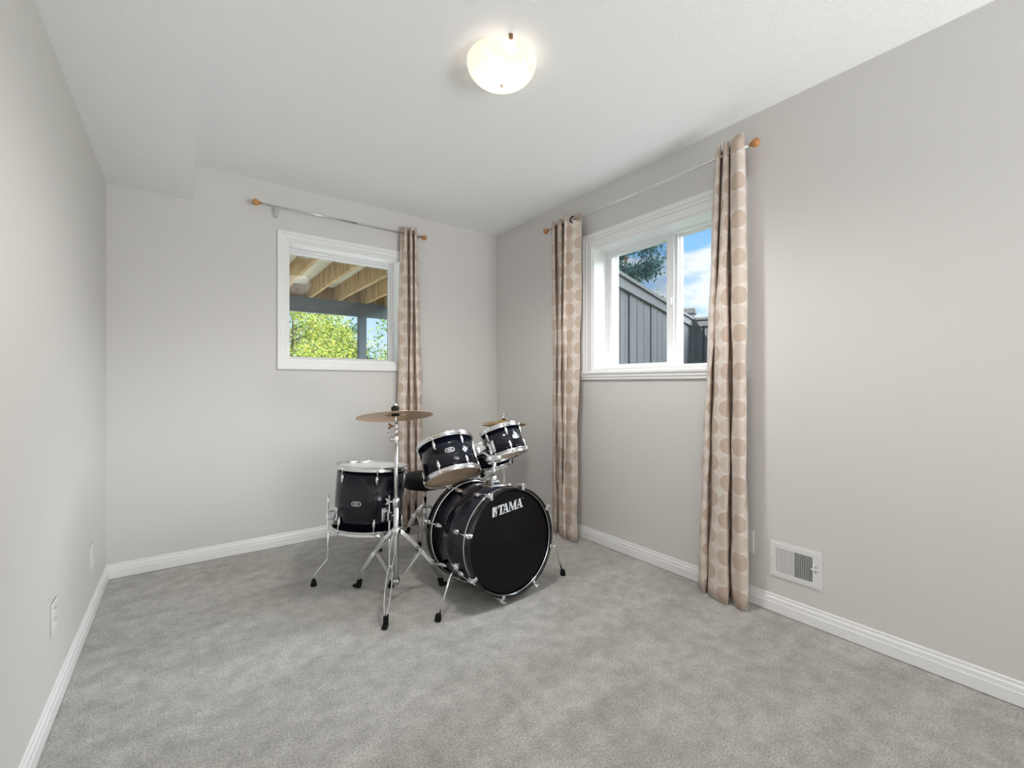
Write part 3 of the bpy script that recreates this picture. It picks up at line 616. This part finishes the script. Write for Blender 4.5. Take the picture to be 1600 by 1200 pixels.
# snare on its stand
SC = (1.662, 2.575, .602); sa = Vector((-.15, .07, 1)); SM = frame(SC, sa)
sn = thing('snare_drum', 'black snare drum half hidden beneath the two rack toms', 'drum', SM)
drum(sn, .165, .125, 8, 22 * PI / 180, M['coated_head'], M['reso'], .045, False)
c = MB(); m = Matrix.Rotation(70 * PI / 180 - PI / 2, 4, 'Z') @ Matrix.Translation((.165, 0, -.01)); c.rbox((.010, 0, 0), (.022, .034, .075), .004, m); c.rbox((.024, 0, .02), (.010, .016, .05), .003, m); c.build('strainer', M['chrome'], sn)
def tripod(root, inv, base, r, zc, feet, zlow, name='leg', rad=True, mat_=None):
    """double-braced legs: paired straps pinched together at top, middle and foot"""
    mat_ = mat_ or M['chrome']
    for (fx, fy) in feet:
        f = Vector((fx, fy, .012)); top = Vector((base[0], base[1], zc)); out = Vector((fx - base[0], fy - base[1], 0)); ln = out.length; out.normalize()
        side = Vector((-out.y, out.x, 0)); st = top + out * (r + .006); en = f + Vector((0, 0, .035)) - out * .012
        lo = MB()
        for s_ in (-1, 1):
            pts = []
            for i in range(17):
                q = i / 16; p = st.lerp(en, q); p.z += .018 * math.sin(PI * q)
                sep = .0035 + .0105 * max(0, math.sin(PI * min(1, q / .48))) ** .6 if q < .48 else .0035 + .0105 * max(0, math.sin(PI * (q - .48) / .52)) ** .6
                pts.append(p + side * s_ * sep)
            lo.strip(pts, side, .019, .0034)
        mid = st.lerp(en, .48) + Vector((0, 0, .018)); lo.tube([mid - side * .010, mid + side * .010], .005, 8)
        lo = lo.build(name, mat_, root); lo.data.transform(inv)
        low = Vector((base[0], base[1], zlow)) + out * (r + .004); bo = MB()
        for s_ in (-1, 1): bo.strip([low + side * s_ * .006, low.lerp(mid, .5) + side * s_ * .006, mid + side * s_ * .006], side, .012, .0028)
        bo = bo.build('brace', mat_, root); bo.data.transform(inv)
        fm = align(f - Vector((0, 0, .012)), (0, 0, 1)) ; ang = math.atan2(out.y, out.x)
        rb = MB(); rb.rbox((-.008, 0, .0255), (.030, .022, .050), .006, Matrix.Translation((f.x, f.y, 0)) @ Matrix.Rotation(ang, 4, 'Z') @ Matrix(((1, 0, -.25, 0), (0, 1, 0, 0), (0, 0, 1, 0), (0, 0, 0, 1))))
        rb.rbox((.006, 0, .008), (.036, .026, .014), .004, Matrix.Translation((f.x, f.y, .0015)) @ Matrix.Rotation(ang, 4, 'Z'))
        rb = rb.build('rubber_foot', M['rubber'], lo); rb.data.transform(inv)
def stand(name, label, cat, x, y):
    t = thing(name, label, cat, loc=(x, y, 0)); return t, Matrix.Translation((-x, -y, 0))
ss, si = stand('snare_stand', 'chrome snare stand with rubber-tipped basket arms under the black snare', 'drum stand', 1.665, 2.60)
MB().tube([(0, 0, .05), (0, 0, .36)], .0125, 14).tube([(0, 0, .34), (0, 0, .43)], .009, 12).build('post', M['chrome'], ss)
MB().lathe([(.013, .27), (.021, .272), (.021, .30), (.013, .302)], 18, None, True, False, True).build('collar', M['chrome'], ss)
tripod(ss, si, (1.665, 2.60), .014, .29, [(1.50, 2.70), (1.72, 2.40), (1.80, 2.72)], .08)
SMi = SM
for a in (20, 140, 260):
    a = math.radians(a); rr = .182; zb = -.0785
    p1 = SM @ Vector((rr * math.cos(a), rr * math.sin(a), zb)); p0 = Vector((1.665, 2.60, .43)); pm = SM @ Vector((.6 * rr * math.cos(a), .6 * rr * math.sin(a), zb - .02)); p2 = SM @ Vector(((rr + .008) * math.cos(a), (rr + .008) * math.sin(a), zb + .030))
    p1b = SM @ Vector(((rr + .005) * math.cos(a), (rr + .005) * math.sin(a), zb - .010))
    lo = MB().tube([si @ p for p in (p0, pm, p1b)], .006, 10).build('basket_arm', M['chrome'], ss)
    MB().tube([si @ p for p in (pm.lerp(p1b, .55), p1b, p1b.lerp(p2, .6), p2)], .0115, 10).build('rubber_grip', M['rubber'], lo)

# crash cymbal and its stand
cx, cy = .872, 2.189
cs, ci = stand('cymbal_stand', 'tall chrome tripod cymbal stand in front of the floor tom', 'cymbal stand', cx, cy)
MB().tube([(0, 0, .075), (0, 0, .505)], .0135, 18).build('base_tube', M['steel'], cs)
MB().tube([(0, 0, .46), (0, 0, .815)], .0100, 18).build('upper_tube', M['steel'], cs)
MB().lathe([(.010, .470), (.018, .472), (.019, .500), (.016, .515), (.010, .517)], 20, None, True, False, True).build('tube_clamp', M['chrome'], cs)
def wing(root, z, nm='wing_nut', mt=None, off=.04, s=1.):
    vd = Vector((-.806, .592, 0)); c = MB(); c.tube([Vector((0, 0, z)) + vd * .008, Vector((0, 0, z)) + vd * off], .005, 10)
    q = Vector((0, 0, z)) + vd * off
    for sg in (-1, 1): c.tube([q, q + vd * .006 + Vector((0, 0, sg * .010 * s)), q + vd * .014 + Vector((0, 0, sg * .015 * s))], [.005, .0055, .004], 8)
    return c.build(nm, mt or M['chrome'], root)
wing(cs, .497)
MB().lathe([(.0136, .330), (.024, .332), (.025, .350), (.020, .366), (.0136, .368)], 20, None, True, False, True).build('leg_collar', M['chrome'], cs)
MB().lathe([(.0136, .082), (.020, .083), (.020, .104), (.0136, .105)], 20, None, True, False, True).build('brace_collar', M['chrome'], cs)
tripod(cs, ci, (cx, cy), .014, .347, [(.75, 2.434), (.728, 1.956), (1.137, 2.178)], .093)
c = MB(); c.rbox((0, 0, .822), (.026, .026, .034), .006); c.tube([(-.024, .0176, .818), (.004, -.003, .818)], .014, 14); c.build('tilter_clamp', M['chrome'], cs)
wing(cs, .834, off=.032)
MB().tube([(0, 0, .835), (0, 0, .872)], .0075, 14).build('tilter_post', M['chrome'], cs)
c = MB(); c.sphere((0, 0, .880), .0125); c.rbox((0, 0, .886), (.018, .018, .022), .004); c.build('tilter', M['chrome'], cs)
wing(cs, .884, 'wing_screw', M['brass'], .026, .8)
CA = Vector((.037, .212, 1)).normalized(); CC = Vector((cx, cy + .008, .943))
p0 = Vector((0, 0, .886)); cc = ci @ CC; pe = cc + CA * .052
c = MB(); c.tube([p0, cc - CA * .012, pe], [.0042, .0038, .0038], 10); c.build('cymbal_rod', M['chrome'], cs)
am = align(cc, CA)
MB().lathe([(.0045, .020), (.019, .020), (.020, .023), (.020, .037), (.019, .040), (.0045, .040)], 20, am, True, False, True).build('felt', M['felt'], cs)
MB().lathe([(.0045, -.008), (.019, -.008), (.020, -.004), (.020, .003), (.0045, .005)], 20, am, True, False, True).build('felt', M['felt'], cs)
MB().lathe([(.0002, .058), (.0125, .056), (.013, .043), (.004, .041)], 16, am).build('top_nut', M['chrome'], cs)
def cymbal(r, bell=.052, bh=.018, bow=.012, inv=1):
    p = [(.006, bh)]
    p += [(bell * math.sin(a), bh * math.cos(a) ** .8 if a < PI / 2 else 0) for a in [i * PI / 2 / 8 for i in range(1, 9)]]
    p += [(bell + (r - bell) * q, -bow * q ** 1.7) for q in [i / 14 for i in range(1, 15)]]
    up = [(a, b_ * inv) for a, b_ in p]; lo = [(a, (b_ - .0016) * inv) for a, b_ in reversed(p)]
    return up + lo
cm = frame(CC, CA)
o = MB().lathe(cymbal(.193, .05, .016, .010), 96, None, True, False, True).build('crash_cymbal', M['bronze']); o.matrix_world = cm
tag(o, 'bronze crash cymbal tilted on top of the tall stand', 'cymbal')

# hi-hat
hx, hy = 1.925, 2.722
hs, hi = stand('hi_hat_stand', 'slim chrome hi-hat stand in the corner behind the rack toms', 'cymbal stand', hx, hy)
MB().tube([(0, 0, .06), (0, 0, .50)], .0125, 16).tube([(0, 0, .48), (0, 0, .79)], .0095, 14).build('tube', M['steel'], hs)
MB().tube([(0, 0, .78), (0, 0, .905)], .0032, 8).build('pull_rod', M['chrome'], hs)
c = MB(); c.lathe([(.0033, .838), (.0085, .838), (.0085, .858), (.0033, .858)], 16, None, True, False, True); c.tube([(.006, 0, .868), (.022, 0, .870)], .0035, 8); c.rbox((.026, 0, .870), (.008, .006, .020), .002); c.lathe([(.0033, .862), (.007, .862), (.007, .876), (.0033, .876)], 16, None, True, False, True); c.build('clutch', M['chrome'], hs)
MB().lathe([(.0033, .824), (.013, .824), (.013, .837), (.0033, .837)], 18, None, True, False, True).build('felt', M['felt'], hs)
MB().lathe([(.0096, .775), (.017, .775), (.017, .790), (.0096, .790)], 18, None, True, False, True).build('cymbal_seat', M['rubber'], hs)
tripod(hs, hi, (hx, hy), .013, .26, [(1.72, 2.86), (2.10, 2.56), (2.05, 2.93)], .07)
c = MB(); pa = Matrix.Rotation(2.2, 4, 'Z'); c.rbox((.17, 0, .045), (.22, .075, .012), .003, pa @ Matrix.Rotation(.18, 4, 'Y') @ Matrix.Translation((0, 0, .02))); c.build('foot_pedal', M['chrome'], hs)
for inv, zz, tx, lab in ((1, .806, .05, 'upper brass hi-hat cymbal, bell up, in the corner'), (-1, .794, .0, 'lower brass hi-hat cymbal, facing up under its pair')):
    o = MB().lathe(cymbal(.166, .045, .014, .010, inv), 96, None, True, False, True).build('hi_hat_cymbal', M['brass_cym']); o.matrix_world = frame((hx, hy, zz + .012 * inv), (.0 + tx, .02, 1))
    tag(o, lab, 'cymbal', 'hi-hat cymbals')

# throne
tx, ty = 1.375, 2.91
th, ti = stand('drum_throne', 'round black padded drum throne on a chrome tripod behind the bass drum', 'stool', tx, ty)
MB().lathe([(.0005, .372), (.135, .372), (.146, .378), (.150, .392), (.150, .440), (.147, .454), (.135, .464), (.10, .468), (.0005, .470)], 64).build('seat', M['vinyl_black'], th)
MB().tube([(0, 0, .05), (0, 0, .30)], .0135, 16).tube([(0, 0, .28), (0, 0, .372)], .011, 14).build('post', M['chrome'], th)
MB().lathe([(.0137, .222), (.022, .224), (.022, .250), (.0137, .252)], 18, None, True, False, True).build('collar', M['chrome'], th)
MB().lathe([(.0110, .330), (.030, .360), (.034, .3715), (.0110, .3715)], 18, None, True, False, True).build('seat_bracket', M['chrome'], th)
tripod(th, ti, (tx, ty), .014, .238, [(1.32, 3.10), (1.248, 2.734), (1.56, 2.90)], .07)

# ------------------------------------------------------------------ outside
GZ = .40
b = MB(); b.bbox((-30, D + WT + .02, GZ - .2), (40, 60, GZ)); b.bbox((R + WT + .02, -20, GZ - .2), (40, D + WT + .02, GZ))
struct(MB().bbox((-9, D + WT + .03, GZ), (4.0, 8.2, GZ + .03)).build('bounce_slab', M['pale_bounce']), 'unseen pale slab added under the deck to bounce light up', 'bounce_slab')  # added out of view, pale so it throws light onto the joists
struct(b.build('ground', M['grass']), 'lawn outside the windows', 'lawn')
dk = thing('wooden_deck', 'weathered wooden deck with joists overhead outside the back window', 'deck', loc=(1.2, 5.3, GZ))
dI = Matrix.Translation((-1.2, -5.3, -GZ))
BY, BZ0, BZ1 = 7.0, 2.155, 2.365
MB().bbox((-1.8, BY, BZ0), (3.02, BY + .09, BZ1), dI).build('beam', M['beam'], dk)
for i in range(11):
    xx = -1.36 + i * .406
    MB().bbox((xx - .020, D + WT + .02, BZ1), (xx + .020, BY + .24, BZ1 + .235), dI).build('joist', M['joist'], dk)
c = MB(); yy = D + WT + .03
while yy < BY + .4: c.bbox((-1.9, yy, BZ1 + .235), (3.05, yy + .134, BZ1 + .27), dI); yy += .140
c.build('deck_boards', M['decking'], dk)
MB().bbox((-1.8, BY + .24, BZ1), (3.02, BY + .28, BZ1 + .235), dI).build('rim_board', M['joist'], dk)
for px in (2.245,): MB().bbox((px - .056, BY - .01, GZ + .03), (px + .056, BY + .10, BZ0), dI).build('post', M['beam'], dk)
# fence: long run, corner post, return run
fz = 2.06
def fence(label, p, q, npost):
    p, q = Vector((*p, 0)), Vector((*q, 0)); d = (q - p); ln = d.length; d.normalize(); n = Vector((d.y, -d.x, 0))
    m = Matrix((d, -n, Vector((0, 0, 1)))).transposed().to_4x4(); m.translation = p + Vector((0, 0, GZ))
    t = thing('wooden_fence', label, 'fence', m, group='grey board fence runs'); h = fz - GZ
    c = MB(); x_ = 0.; w_ = .245; i = 0
    while x_ < ln - .02:
        e = min(x_ + w_ - .028, ln); off = .004 * ((i * 7) % 3); c.bbox((x_, -.012 + off, .03), (e, .012 + off, h - .06)); x_ += w_; i += 1
    c.bbox((0, .034, .03), (ln, .04, h - .06)); c.build('boards', M['fence'], t)
    MB().bbox((0, -.035, h - .115), (ln, .03, h - .02)).bbox((0, -.055, h - .02), (ln, .05, h + .012)).build('top_rail', M['fencecap'], t)
    MB().bbox((0, -.03, .15), (ln, -.012, .24)).build('bottom_rail', M['fencecap'], t)
    for k in range(npost):
        xx = ln - .002 if k == 0 else ln - 2.0 * k
        pm = MB(); pm.rbox((xx + .06, .02, (h + .07) / 2), (.14, .14, h + .07), .006); pm.rbox((xx + .06, .02, h + .115), (.175, .175, .09), .012); pm.build('fence_post', M['fencecap'], t) if k == 0 else MB().bbox((xx - .05, .03, 0), (xx + .05, .12, h), None).build('fence_post', M['fencecap'], t)
    return t
fence('grey board fence running away from the house, ending at the capped corner post', (2.66, 2.447), (6.0, 3.73), 2)
fence('grey board fence crossing beyond the capped corner post', (6.03, 3.80), (6.95, 1.5), 1)
def tree(name, label, cat, x, y, th_, crown, n, ls, lm, seed, conical=False, twigs=5):
    rnd = random.Random(seed); t = thing(name, label, cat, loc=(x, y, GZ)); cz = crown[2] - GZ
    tk = MB(); tk.tube([(0, 0, 0), (.03, .02, th_ * .5), (-.02, .03, th_), (0, 0, cz + crown[5] * .55)], [.07, .055, .04, .012], 8)
    for k in range(twigs * 2):
        a = rnd.uniform(0, 6.28); z0_ = rnd.uniform(th_ * .5, cz + crown[5] * .2); q = rnd.uniform(.5, .85)
        tk.tube([(0, 0, z0_), (crown[3] * q * .5 * math.cos(a), crown[4] * q * .5 * math.sin(a), z0_ + .2 * q), (crown[3] * q * math.cos(a), crown[4] * q * math.sin(a), z0_ + .55 * q)], [.022, .014, .005], 6)
    tk.build('trunk', M['bark'], t)
    f = MB(); clumps = []
    for k in range(26):
        while True:
            v = Vector((rnd.uniform(-1, 1), rnd.uniform(-1, 1), rnd.uniform(-1, 1)))
            if v.length < 1: break
        if conical: s_ = (1 - (v.z + 1) / 2) * 1.1 + .05; v.x *= s_; v.y *= s_
        clumps.append((Vector((v.x * crown[3], v.y * crown[4], cz + v.z * crown[5])), rnd.uniform(.18, .36) * crown[3]))
    for i in range(n):
        c_, r_ = clumps[rnd.randrange(len(clumps))]
        v = Vector((rnd.gauss(0, 1), rnd.gauss(0, 1), rnd.gauss(0, .8))) * r_ * .62; p = c_ + v
        u = Vector((rnd.gauss(0, 1), rnd.gauss(0, 1), rnd.gauss(0, 1))).normalized(); w_ = u.cross(Vector((rnd.gauss(0, 1), rnd.gauss(0, 1), rnd.gauss(0, 1)))).normalized(); nn = u.cross(w_)
        l_ = ls * rnd.uniform(.6, 1.3); o_ = len(f.v)
        f.v += [p - u * l_, p + w_ * l_ * .45 + nn * l_ * .12, p + u * l_, p - w_ * l_ * .45 + nn * l_ * .12]
        f.f += [(o_, o_ + 1, o_ + 2), (o_, o_ + 2, o_ + 3)]; f.sm += [False, False]
    f.build('foliage', M[lm], t, 0, False)
    return t
tree('leafy_tree', 'sunlit yellow-green tree filling the left of the back window view', 'tree', 1.95, 10.9, 1.0, (0, 0, 2.05, 1.1, .9, 1.5), 15000, .037, 'leaf_yellow', 11)
tree('leafy_tree', 'sunlit yellow-green tree left of the deck post', 'tree', 3.30, 12.9, .8, (0, 0, 1.95, 1.05, .85, 1.35), 10000, .040, 'leaf_yellow', 12)
tree('shrub', 'low sunlit yellowish shrub in front of the deck post', 'shrub', 2.55, 8.9, .4, (0, 0, 1.15, 1.15, .6, .62), 8000, .029, 'leaf_yellow', 13)
tree('conifer', 'dark blue-green conifer behind the sunlit tree', 'tree', 4.55, 15.8, 1.4, (0, 0, 2.4, 1.05, .9, 1.7), 3600, .08, 'leaf_dark', 14, True)
tree('shrub', 'small sunlit shrub right of the deck post', 'shrub', 4.25, 11.0, .4, (0, 0, 1.2, .60, .5, .82), 1500, .042, 'leaf_yellow', 15)
tree('leafy_tree', 'tall blue-green tree overhanging the near end of the fence', 'tree', 6.80, 5.55, 2.4, (0, 0, 3.85, .72, .72, 1.0), 11000, .036, 'leaf_dark', 16)
tree('leafy_tree', 'small green tree showing above the capped fence post', 'tree', 9.15, 6.55, 1.6, (0, 0, 2.25, .75, .75, .85), 2400, .06, 'leaf_green', 17)
tree('conifer', 'narrow dark tree behind the fence, left of the capped post', 'tree', 10.1, 8.5, 1.6, (0, 0, 2.3, .65, .65, 1.35), 2400, .07, 'leaf_dark', 18, True)
tree('leafy_tree', 'sparse tree at the far right of the back window view', 'tree', 5.35, 13.65, 1.3, (0, 0, 2.05, .65, .6, 1.2), 420, .06, 'leaf_green', 19)

# ------------------------------------------------------------------ world: blue sky with cumulus
wd = bpy.data.worlds.new('sky'); S.world = wd; wd.use_nodes = True; nt = wd.node_tree
bg = nt.nodes['Background']; tc = nd(nt, 'ShaderNodeTexCoord'); sp = nd(nt, 'ShaderNodeSeparateXYZ'); lk(nt, tc.outputs['Generated'], sp.inputs[0])
sky = ramp(nt, [(0, (.74, .79, .86)), (.12, (.56, .74, .91)), (.27, (.28, .55, .95)), (.7, (.12, .32, .80))], sp.outputs['Z'])
mp = nd(nt, 'ShaderNodeMapping'); mp.inputs['Scale'].default_value = (1, 1, 2.6); mp.inputs['Location'].default_value = (.35, .1, .28); lk(nt, tc.outputs['Generated'], mp.inputs['Vector'])
n1 = nd(nt, 'ShaderNodeTexNoise', i_Scale=4.4, i_Detail=7., i_Roughness=.55); lk(nt, mp.outputs[0], n1.inputs['Vector'])
band = ramp(nt, [(0, (.55, .55, .55)), (.10, (.42, .42, .42)), (.15, (.22, .22, .22)), (.185, (.60, .60, .60)), (.262, (.72, .72, .72)), (.288, (.12, .12, .12)), (.5, (.25, .25, .25))], sp.outputs['Z'])
ad = nd(nt, 'ShaderNodeMath', operation='MULTIPLY_ADD', i_1=.36); lk(nt, band.outputs[0], ad.inputs[0]); lk(nt, n1.outputs['Fac'], ad.inputs[2])
cl = ramp(nt, [(.69, (0, 0, 0)), (.80, (1, 1, 1))], ad.outputs[0])
cc_ = ramp(nt, [(.45, (.66, .71, .80)), (.62, (.93, .93, .95))], n1.outputs['Fac'])
mx = nd(nt, 'ShaderNodeMix', data_type='RGBA'); lk(nt, cl.outputs[0], mx.inputs['Factor']); lk(nt, sky.outputs[0], mx.inputs[6]); lk(nt, cc_.outputs[0], mx.inputs[7])
lk(nt, mx.outputs[2], bg.inputs[0]); bg.inputs['Strength'].default_value = 1.05

# ------------------------------------------------------------------ lights
def light(name, typ, loc, energy, col=(1, 1, 1), **k):
    l = bpy.data.lights.new(name, typ); l.energy = energy; l.color = col
    for a, v in k.items(): setattr(l, a, v)
    o = bpy.data.objects.new(name, l); COL.objects.link(o); o.location = loc; return o
def aim(o, d): o.rotation_euler = Vector(d).to_track_quat('-Z', 'Y').to_euler()
sun = light('sun', 'SUN', (0, 0, 8), 11.0, (1, .95, .84), angle=.009); aim(sun, (.68, -.18, -.71))
glow = light('sky_fill_sun', 'SUN', (8, -3, 6), 14.0, (.96, .98, 1.), angle=.9); aim(glow, (-.66, .34, -.52))  # added second sun, wide and soft, strengthens daylight through the right window
light('ceiling_lamp_light', 'SPOT', (lc[0], lc[1], CEIL - .20), 46, (1, .975, .94), shadow_soft_size=.12, spot_size=math.radians(165), spot_blend=.6)
light('bulb_light', 'POINT', (lc[0], lc[1], CEIL - .058), 1.3, (1, .94, .88), shadow_soft_size=.028)
light('rear_fill_light', 'POINT', (1.3, -3.0, .95), 50, (.985, .995, 1), shadow_soft_size=.55)  # added unseen fill behind the camera, no lamp stands there
up = light('rear_up_fill', 'SPOT', (1.9, -2.2, .6), 230, (.985, .995, 1), shadow_soft_size=.5, spot_size=math.radians(100), spot_blend=1.0); aim(up, (-.7, 3.4, 2.9))  # added unseen spot that lifts the ceiling and upper back wall
for nm, loc, d, sx, sy in (('portal_back', ((W1[0] + W1[1]) / 2, D + .235, (W1[2] + W1[3]) / 2), (0, -1, 0), .82, .82), ('portal_right', (R + .235, (W2[0] + W2[1]) / 2, (W2[2] + W2[3]) / 2), (-1, 0, 0), .96, .86)):
    p = light(nm, 'AREA', loc, 1, shape='RECTANGLE', size=sx, size_y=sy); aim(p, d); p.data.cycles.is_portal = True

# ------------------------------------------------------------------ camera, colour
cam = bpy.data.cameras.new('camera'); co = bpy.data.objects.new('camera', cam); COL.objects.link(co)
cam.sensor_width = 36; cam.lens = 36 * 695.3 / 1600; cam.clip_start = .02
co.location = (0, 0, 1.1); co.rotation_euler = (PI / 2, 0, -math.radians(36.32)); S.camera = co
S.view_settings.view_transform = 'Standard'; S.view_settings.look = 'None'; S.view_settings.gamma = 1; S.view_settings.exposure = .25
S.view_settings.use_curve_mapping = False
S.cycles.max_bounces = 10; S.cycles.diffuse_bounces = 6; S.cycles.glossy_bounces = 5; S.cycles.transparent_max_bounces = 12
S.cycles.caustics_reflective = False; S.cycles.caustics_refractive = False; S.cycles.sample_clamp_indirect = 6; S.cycles.use_denoising = True
